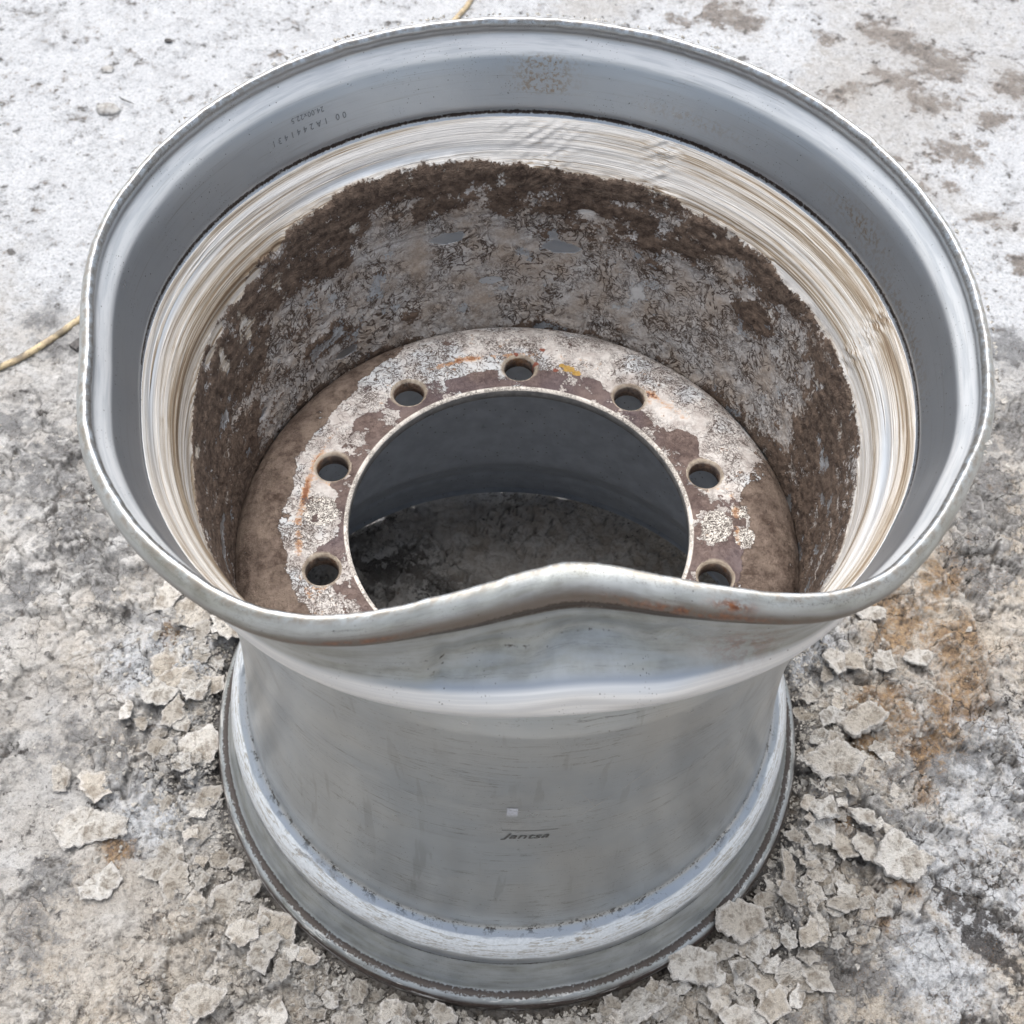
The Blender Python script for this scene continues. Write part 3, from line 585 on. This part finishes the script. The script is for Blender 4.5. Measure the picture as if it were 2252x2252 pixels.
# ---------------------------------------------------------------- writing stamped and stencilled on the wheel
def flat(name, color, rough=.6, metal=0.0):
    m = M(name); v = m.coord(); return m.out(m.mix(m.noise(v, 500, 3).step(.3, .7), color, m.mix(.35, color, '#6e6e6c')), rough, metal)
def barrel_r(z, s): 
    Q = Qi if s else Qo[::-1]; q = Q[np.argsort(Q[:, 1])]; q = q[q[:, 1] > .06]; return np.interp(z, q[:, 1], q[:, 0])
def lettering(name, txt, size, deg, z, mat, s=True, updir=-1, spacing=1.0, shear=0.0, bold=0.0, slope=0.0, xs=1.0, off=.0003, parent=None, thick=.0003):
    cu = bpy.data.curves.new(name, 'FONT'); cu.body = txt; cu.size = size; cu.space_character = spacing; cu.shear = shear; cu.offset = bold
    cu.extrude = 0; cu.fill_mode = 'FRONT' if hasattr(cu, 'fill_mode') else cu.fill_mode
    o = bpy.data.objects.new(name, cu); col.objects.link(o)
    dg_ = bpy.context.evaluated_depsgraph_get(); me = bpy.data.meshes.new_from_object(o.evaluated_get(dg_)); col.objects.unlink(o); bpy.data.objects.remove(o)
    bm = bmesh.new(); bm.from_mesh(me)
    bmesh.ops.subdivide_edges(bm, edges=[e for e in bm.edges if e.calc_length() > .004], cuts=2)
    for v_ in bm.verts:
        u, h = v_.co.x * xs, v_.co.y
        # inside: reading direction is towards falling angle when upright; outside: rising angle
        sg = (-1 if s else 1) * (-1 if updir < 0 else 1)
        zz_ = z + updir * h + slope * u
        rb = float(barrel_r(zz_, s)); t = R_(deg) + sg * u / rb
        i = int((math.degrees(t) % 360) / 360 * NT) % NT
        rr_, zq = bend(rb, zz_, i); rr_ = float(rr_) + (-off if s else off)
        v_.co = (rr_ * math.cos(t), rr_ * math.sin(t), float(zq))
    bm.to_mesh(me); bm.free(); me.materials.clear(); me.materials.append(mat)
    o = bpy.data.objects.new(name, me); col.objects.link(o); o.parent = parent or wheel
    return o
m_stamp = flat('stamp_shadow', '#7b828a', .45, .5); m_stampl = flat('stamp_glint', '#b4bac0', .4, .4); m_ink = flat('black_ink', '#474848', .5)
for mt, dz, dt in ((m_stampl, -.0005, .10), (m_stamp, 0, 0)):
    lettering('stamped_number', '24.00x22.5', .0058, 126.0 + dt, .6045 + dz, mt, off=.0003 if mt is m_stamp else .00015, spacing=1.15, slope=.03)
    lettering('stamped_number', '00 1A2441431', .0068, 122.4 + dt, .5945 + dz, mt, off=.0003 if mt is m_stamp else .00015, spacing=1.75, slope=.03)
lg = lettering('printed_logo', 'Jantsa', .0135, 268.6, .2945, m_ink, s=False, updir=1, shear=.35, bold=.00012, xs=1.12, slope=.02)
def patch(name, deg0, deg1, z0_, z1_, mat, off=.0003, jag=0.0, nn=24):
    vs = []; 
    for i in range(nn + 1):
        d = deg0 + (deg1 - deg0) * i / nn; zb = z0_ + jag * (abs(math.sin(i * 2.1)) ** 2 * .9 + random.random() * .25)
        for zz_ in (zb, z1_): 
            rb = float(barrel_r(zz_, False)) + off; vs.append((rb * math.cos(R_(d)), rb * math.sin(R_(d)), zz_))
    return mesh_np(name, np.array(vs), grid_faces(nn + 1, 2)[:, ::-1], mat, wheel)
def scratch(a, b, wd, mat, n=16):
    vs = []
    for i in range(n + 1):
        t = i / n; d = a[0] + (b[0] - a[0]) * t; z_ = a[1] + (b[1] - a[1]) * t + .0006 * math.sin(i * 1.7); wv_ = wd * (.35 + .65 * math.sin(math.pi * min(max(t, .04), .96)))
        for e in (-1, 1):
            q = z_ + e * wv_; rb = float(barrel_r(q, False)) + .00025; vs.append((rb * math.cos(R_(d)), rb * math.sin(R_(d)), q))
    mesh_np('scratch', np.array(vs), grid_faces(n + 1, 2)[:, ::-1], mat, wheel)
m_scr = flat('scratch_pale', '#d2d3d1', .5)
scratch((281.2, .3261), (288, .364), .0007, m_scr); scratch((288, .364), (295.6, .4125), .0008, m_scr); scratch((281.0, .383), (284.6, .343), .0006, m_scr)
patch('sticker_scrap', 269.0, 270.9, .3370, .3565, flat('white_sticker', '#c9ced8', .5), jag=.006)
m_pale = flat('pale_line', '#4f504e', .5)
patch('sticker_outline', 268.3, 278.4, .3100, .3107, m_pale)

# ================================================================ ICE CHIPS
m = M('ice_chip'); v = m.coord(); oi = m.new('ShaderNodeObjectInfo'); rn = S(m, oi.outputs['Random'])
n1 = m.noise(v, 90, 5, .65); n2 = m.noise(v, 320, 4, .65); n3 = m.noise(v, 900, 2)
c = m.mix(rn, '#c2b9ac', '#eceae5'); c = m.mix((n1.step(.35, .65)) * .5, c, '#c4bdb2'); c = m.mix(m.noise(v, 40, 3).step(.50, .68) * .4, c, '#948775')
c = m.mix((m.attr('rimw') + (n2 - .5) * 1.2).step(.35, .8) * .5, c, '#ebe9e6')
c = m.mix((n2 * .5 + n1 * .5).step(.48, .64) * .7, c, '#7f7467')
c = m.mix((1 - m.voro(v, 420).step(.1, .25)) * .5 * m.noise(v, 60, 2).step(.4, .6), c, '#5b4e43')
c = m.mix(n3.step(.62, .75) * .4, c, '#eeeeec')
m_chip = m.out(c, m.mixf(n1, .12, .42), 0, m.bump(n2 * 1.4 + n3 * .8 + n1 * 1.5, .0035, 1.0), .5)
m_chip.node_tree.nodes['Principled BSDF'].inputs['Subsurface Weight'].default_value = .0
def chip_mesh(name, seed, rx, ry, th_, pts=None, n=None):
    rg = np.random.RandomState(seed)
    if pts is None:
        n = n or rg.randint(5, 8); a = np.sort(rg.rand(n) * .7 + np.arange(n)) * 2 * np.pi / n
        rad_ = .68 + .45 * rg.rand(n); pts = np.c_[np.cos(a) * rad_ * rx, np.sin(a) * rad_ * ry]
    pts = np.array(pts, float); out = []
    for i in range(len(pts)):
        p, q = pts[i], pts[(i + 1) % len(pts)]; L = np.hypot(*(q - p)); k = max(2, int(L / .0032))
        for j in range(k):
            t = j / k; nrm_ = np.array([(q - p)[1], -(q - p)[0]]) / (L + 1e-9)
            out.append(p + (q - p) * t + nrm_ * rg.randn() * .0009)
    O = np.array(out); n = len(O); c0 = O.mean(0); vs = []; rows = [(1.0, -.5), (1.03, -.05), (.985, .42), (.93, .5), (.62, .52), (.3, .52)]
    for k, (s, h) in enumerate(rows):
        q = c0 + (O - c0) * s
        bumpz = vnoise(q[:, 0] * 90, q[:, 1] * 90, seed=seed) * .22 + vnoise(q[:, 0] * 260, q[:, 1] * 260, seed=seed + 1) * .12
        jit = rg.randn(n, 2) * .0005
        vs.append(np.c_[q + jit, (h + (bumpz if k >= 2 else bumpz * .4)) * th_])
    V_ = np.concatenate(vs + [np.array([[c0[0], c0[1], th_ * .52]]), np.array([[c0[0], c0[1], -th_ * .5]])])
    Fq = grid_faces(len(rows), n, True); tt = []; cT = len(rows) * n
    for j in range(n):
        tt.append((len(rows) * n - n + j, len(rows) * n - n + (j + 1) % n, cT)); tt.append(((j + 1) % n, j, cT + 1))
    me = bpy.data.meshes.new(name); me.from_pydata(V_.tolist(), [], [list(f) for f in Fq.tolist()] + [list(t) for t in tt])
    me.materials.append(m_chip); me.update()
    at = me.attributes.new('rimw', 'FLOAT', 'POINT'); at.data.foreach_set('value', np.r_[np.repeat([.2, .8, 1.0, .75, .05, 0], n), 0, 0].astype(np.float32)); return me
def put(name, me, x, y, rot, tilt=(0, 0), lift=0, label=None, cat='ice chip', group=None, th_=.005):
    o = bpy.data.objects.new(name, me); col.objects.link(o)
    zs = max(gz(x + dx, y + dy) for dx in (-.006, 0, .006) for dy in (-.006, 0, .006))
    o.location = (x, y, zs + lift + th_ * .4); o.rotation_euler = (tilt[0], tilt[1], rot)
    tag(o, label, cat, group); return o
U = [  # x, y, rx, ry, thickness, rotation, tilt, lift, label
    (-0.457, -0.083, .015, .016, .005, .5, (.25, -.1), .002, 'small squarish pale plate of ice standing alone left of the wheel'),
    (-0.422, -0.134, .050, .026, .004, .1, (.03, 0), 0, 'broad flat grey plate of ice lying left of the wheel near the dark hollow'),
    (-0.333, 0.013, .022, .017, .006, .3, (.1, .08), .003, 'chunky white ice flake beside the left foot of the wheel, next to a dark gap'),
    (-0.352, -0.012, .020, .014, .005, 1.3, (.05, -.1), .001, 'pale ice flake just below the chunky white flake left of the wheel'),
    (0.131, -0.298, .030, .024, .006, .9, (-.75, .3), .010, 'tall pointed ice shard leaning on the front lip of the wheel'),
    (0.373, -0.002, .040, .021, .008, .7, (-.3, -.15), .006, 'large frosted pale slab of ice right of the wheel, tilted up'),
    (0.335, -0.052, .040, .026, .006, -.1, (.12, .1), .005, 'wide beige ice plate pressed against the right foot of the wheel'),
    (0.360, -0.105, .016, .024, .005, .2, (-.35, .1), .004, 'upright pointed ice flake standing apart on the grey ice at right'),
    (0.323, -0.099, .017, .022, .005, .5, (-.4, -.1), .004, 'triangular ice flake next to the upright pointed one at right'),
    (0.448, 0.076, .018, .013, .004, .4, (-.2, 0), .003, 'glassy ice fragment on the orange sandy patch'),
    (0.406, 0.137, .022, .015, .004, .1, (-.1, .1), .003, 'flat pale ice fragment at the edge of the orange stain, under the rim overhang'),
    (0.356, 0.069, .014, .022, .005, .2, (-.15, .2), .003, 'bluish white ice splinter lying lengthwise beside the brown sand'),
    (0.228, -0.216, .030, .022, .006, .4, (.15, .25), .008, 'grey ice plate propped on the lip where a dark gap opens, front right'),
    (0.280, -0.165, .011, .026, .005, .1, (.1, .4), .006, 'narrow upright ice sliver against the front right lip'),
    (0.389, -0.149, .034, .026, .008, .2, (0, 0), 0, 'rounded white ice lump stained orange at bottom right'),
    (0.180, -0.262, .034, .022, .006, .1, (-.1, -.05), .006, 'large cream ice plate in front of the wheel, right of the leaning shard'),
]
for i, (x, y, rx, ry, th_, rot, tl, lf, lb) in enumerate(U):
    put('ice_chip', chip_mesh('ice_chip', 500 + i, rx, ry, th_ * .75, n=4 if 'triang' in lb or 'pointed' in lb else None), x, y, rot, tl, lf, lb, th_=th_)
protos = [chip_mesh('ice_chip', 300 + i, .5 * s, .5 * s * (.6 + .4 * ((i * 7) % 5) / 5), (.0030 * (.8 + .6 * ((i * 3) % 4) / 4))) for i, s in enumerate([.018, .024, .030, .036, .042, .05, .016, .022, .028, .034, .04, .055])]
def chip_label(a, x, y, r_):
    d = math.degrees(a) % 360; q = math.hypot(x, y)
    where = ('behind the right foot' if d < 30 else 'beside the left foot' if d < 205 else 'lower left of the foot' if d < 235 else 'at the front left foot' if d < 258 else
             'in front of the foot' if d < 285 else 'at the front right foot' if d < 312 else 'lower right of the foot' if d < 335 else 'beside the right foot')
    size = 'tiny' if r_ < .008 else 'small' if r_ < .013 else 'medium' if r_ < .02 else 'broad'
    return '%s ice flake %s of the wheel, %s' % (size, where.replace(' of the foot', ''), 'against the lip' if q < .335 else 'mid litter' if q < .38 else 'at the litter edge')
placed = [(u[0], u[1], max(u[2], u[3])) for u in U]
cnt = 0; tries = 0
while cnt < 270 and tries < 20000:
    tries += 1
    a = R_(random.uniform(150, 385)); rr_ = .312 + abs(random.gauss(0, .042)) + .004
    x, y = rr_ * math.cos(a), rr_ * math.sin(a)
    if y > .2: continue
    k = random.randrange(len(protos)); sz = max(v_.co.x for v_ in protos[k].vertices)
    s = random.uniform(.6, 1.5) if random.random() < .72 else random.uniform(.35, .7); rad_ = sz * s
    if rr_ - rad_ * .8 < .303: continue
    fl = (math.degrees(a) % 360)
    dens = 1.0 if 245 < fl < 345 else .45
    if random.random() > dens: continue
    if any(math.hypot(x - px, y - py) < (rad_ + pr_) * .36 for px, py, pr_ in placed): continue
    placed.append((x, y, rad_))
    tl = .22 if fl > 235 else .09
    o = put('ice_chip', protos[k], x, y, random.uniform(0, 6.28), (random.gauss(0, tl), random.gauss(0, tl)), random.uniform(-.0028, .0015), chip_label(a, x, y, rad_), group='broken ice flakes around the foot of the wheel')
    o.scale = (s, s, random.uniform(.3, .6)); cnt += 1

# crumbs of ice too many to count: one object
ico = np.array([(1, 0, 0), (-1, 0, 0), (0, 1, 0), (0, -1, 0), (0, 0, 1), (0, 0, -1)], float)
icf = np.array([(0, 2, 4), (2, 1, 4), (1, 3, 4), (3, 0, 4), (2, 0, 5), (1, 2, 5), (3, 1, 5), (0, 3, 5)])
cv = []; cf = []; nC = 0
rg = np.random.RandomState(99)
while nC < 11000:
    if rg.rand() < .7:
        a = rg.uniform(R_(160), R_(375)); q = .306 + abs(rg.randn()) * .045; x, y = q * math.cos(a), q * math.sin(a)
    else: x, y = rg.uniform(-.7, .75), rg.uniform(-.4, .5)
    if math.hypot(x, y) < .306: continue
    s = .0009 + .0016 * rg.rand() ** 2 + (.0028 * rg.rand() if rg.rand() < .12 else 0)
    q = ico * (.6 + .8 * rg.rand(6, 1)) * s * np.array([1, 1, .7]); q += rg.randn(6, 3) * s * .25
    t = rg.rand() * 6.28; q[:, :2] = q[:, :2] @ np.array([[math.cos(t), -math.sin(t)], [math.sin(t), math.cos(t)]])
    cv.append(q + (x, y, gz(x, y) + s * .4)); cf.append(icf + nC * 6); nC += 1
cr_ = mesh_np('ice_crumbs', np.concatenate(cv), np.concatenate(cf), m_chip, smooth=False)
tag(cr_, 'tiny crumbs of crushed ice scattered over the crust around the wheel', 'ice crumbs', kind='stuff')

cv = []; cf = []
for i in range(150):
    t = R_(rg.choice([rg.uniform(100, 150), rg.uniform(60, 100), rg.uniform(-25, 15)])); s_ = .0006 + .0012 * rg.rand() ** 2; q = ico * (.6 + .8 * rg.rand(6, 1)) * s_ + rg.randn(6, 3) * s_ * .25
    k_ = int((math.degrees(t) % 360) / 360 * NT) % NT; rl, zl = bend(.3012 + .001 * rg.rand(), .6415, k_); cv.append(q + (float(rl) * math.cos(t), float(rl) * math.sin(t), float(zl) + s_ * .4)); cf.append(icf + i * 6)
tag(mesh_np('frost_crumbs', np.concatenate(cv), np.concatenate(cf), m_chip, smooth=False), 'specks of frost and ice stuck along the far upper lip of the wheel', 'frost', kind='stuff')

# ================================================================ HOSE AND SMALL LITTER
m = M('hose_rubber'); v = m.coord(); n1 = m.noise(v, 60, 5, .7); n2 = m.noise(v, 14, 3)
c = m.mix(n1.step(.35, .65), '#a3937a', '#cbb994'); c = m.mix(m.noise(v, 260, 4, .7).step(.54, .62) * .7, c, '#5c5143'); c = m.mix(m.noise(v, 22, 1).step(.62, .66) * .8, c, '#5a534b')
m_hose = m.out(c, .6, 0, m.bump(m.noise(v, 300, 4), .001, .6))
cp = [(-.95, .22), (-.80, .345), (-.70, .425), (-.654, .461), (-.616, .495), (-.572, .549), (-.52, .62), (-.44, .74), (-.34, .90), (-.22, 1.07), (-.14, 1.18), (-.104, 1.244), (-.089, 1.285), (-.07, 1.36), (-.06, 1.5), (-.1, 1.8)]
cp = np.array(cp); tt = np.linspace(0, len(cp) - 1, 300); pp = []
for t in tt:
    i = min(int(t), len(cp) - 2); f = t - i; p0 = cp[max(i - 1, 0)]; p1 = cp[i]; p2 = cp[i + 1]; p3 = cp[min(i + 2, len(cp) - 1)]
    pp.append(.5 * ((2 * p1) + (-p0 + p2) * f + (2 * p0 - 5 * p1 + 4 * p2 - p3) * f * f + (-p0 + 3 * p1 - 3 * p2 + p3) * f ** 3))
pp = np.array(pp); tg = np.gradient(pp, axis=0); tg /= np.hypot(*tg.T)[:, None]
hz = np.array([gz(*p) for p in pp]); hz = np.convolve(np.pad(hz, 8, mode='edge'), np.ones(17) / 17, 'valid') + .0040
NS = 14; an = np.arange(NS) * 2 * np.pi / NS; hv = []
for p, t, z_ in zip(pp, tg, hz):
    for a in an: hv.append((p[0] - t[1] * .0042 * math.cos(a), p[1] + t[0] * .0042 * math.cos(a), z_ + .0042 * math.sin(a)))
hs = mesh_np('hose', np.array(hv), grid_faces(len(pp), NS, True), m_hose)
tag(hs, 'thin beige rubber hose lying on the snow, passing behind the wheel', 'hose')
def pebble(name, x, y, s, mat, label, cat, seed=0, fl=.6):
    bm = bmesh.new(); bmesh.ops.create_icosphere(bm, subdivisions=3, radius=1)
    for v_ in bm.verts:
        p = v_.co; k = 1 + .28 * float(vnoise(np.array([p.x * 1.6 + 5]), np.array([p.y * 1.6]), np.array([p.z * 1.6]), seed)[0]); v_.co = Vector((p.x * k * s[0], p.y * k * s[1], p.z * k * s[2]))
    me = bpy.data.meshes.new(name); bm.to_mesh(me); bm.free(); me.materials.append(mat)
    for p in me.polygons: p.use_smooth = True
    o = bpy.data.objects.new(name, me); col.objects.link(o); o.location = (x, y, gz(x, y) + s[2] * fl); tag(o, label, cat); return o
m = M('dark_stone'); v = m.coord(); m_stone = m.out(m.mix(m.noise(v, 300, 4).step(.3, .7), '#3c3a3b', '#5c5957'), .7, 0, m.bump(m.noise(v, 400, 4), .001))
m = M('grey_ice_lump'); v = m.coord(); m_lump = m.out(m.mix(m.noise(v, 160, 5, .7).step(.35, .65), '#86837f', '#b3b3b2'), .5, 0, m.bump(m.noise(v, 200, 5), .002))
pebble('pebble', -.560, 1.151, (.006, .004, .0035), m_stone, 'small dark pebble on the clean snow at upper left', 'pebble', 3)
pebble('ice_lump', -.622, .982, (.017, .012, .008), m_lump, 'rounded grey lump of ice on the white snow at upper left', 'ice lump', 5, .3)
pebble('ice_lump', -.640, 1.075, (.010, .008, .005), m_lump, 'smaller brownish lump of ice above the rounded grey lump', 'ice lump', 8, .3)
tw = [(-.612, 1.013, .003), (-.604, 1.003, .006), (-.595, .999, .005), (-.585, .997, .003)]
tv = []
for i, p in enumerate(tw):
    q = Vector(p) + Vector((0, 0, gz(p[0], p[1]))); rd = [.0006, .0017, .0014, .0004][i]
    for a in range(8): tv.append((q.x - .5 * rd * math.cos(a * .785), q.y + rd * math.cos(a * .785), q.z + rd * .8 * math.sin(a * .785)))
tag(mesh_np('twig', np.array(tv), grid_faces(4, 8, True), m_stone), 'thin dark curled twig on the snow beside the grey ice lump', 'twig')
tag(mesh_np('bark_scrap', np.array([(-.572, .498, .02), (-.560, .510, .022), (-.556, .500, .020), (-.562, .492, .018), (-.572, .498, .026), (-.560, .510, .028), (-.556, .500, .026), (-.562, .492, .024)]) - np.array([0, 0, .016]), np.array([(0, 3, 2, 1), (4, 5, 6, 7), (0, 1, 5, 4), (1, 2, 6, 5), (2, 3, 7, 6), (3, 0, 4, 7)]), m_stone, smooth=False), 'tiny black scrap on the snow just below the hose at the left of the wheel', 'scrap')
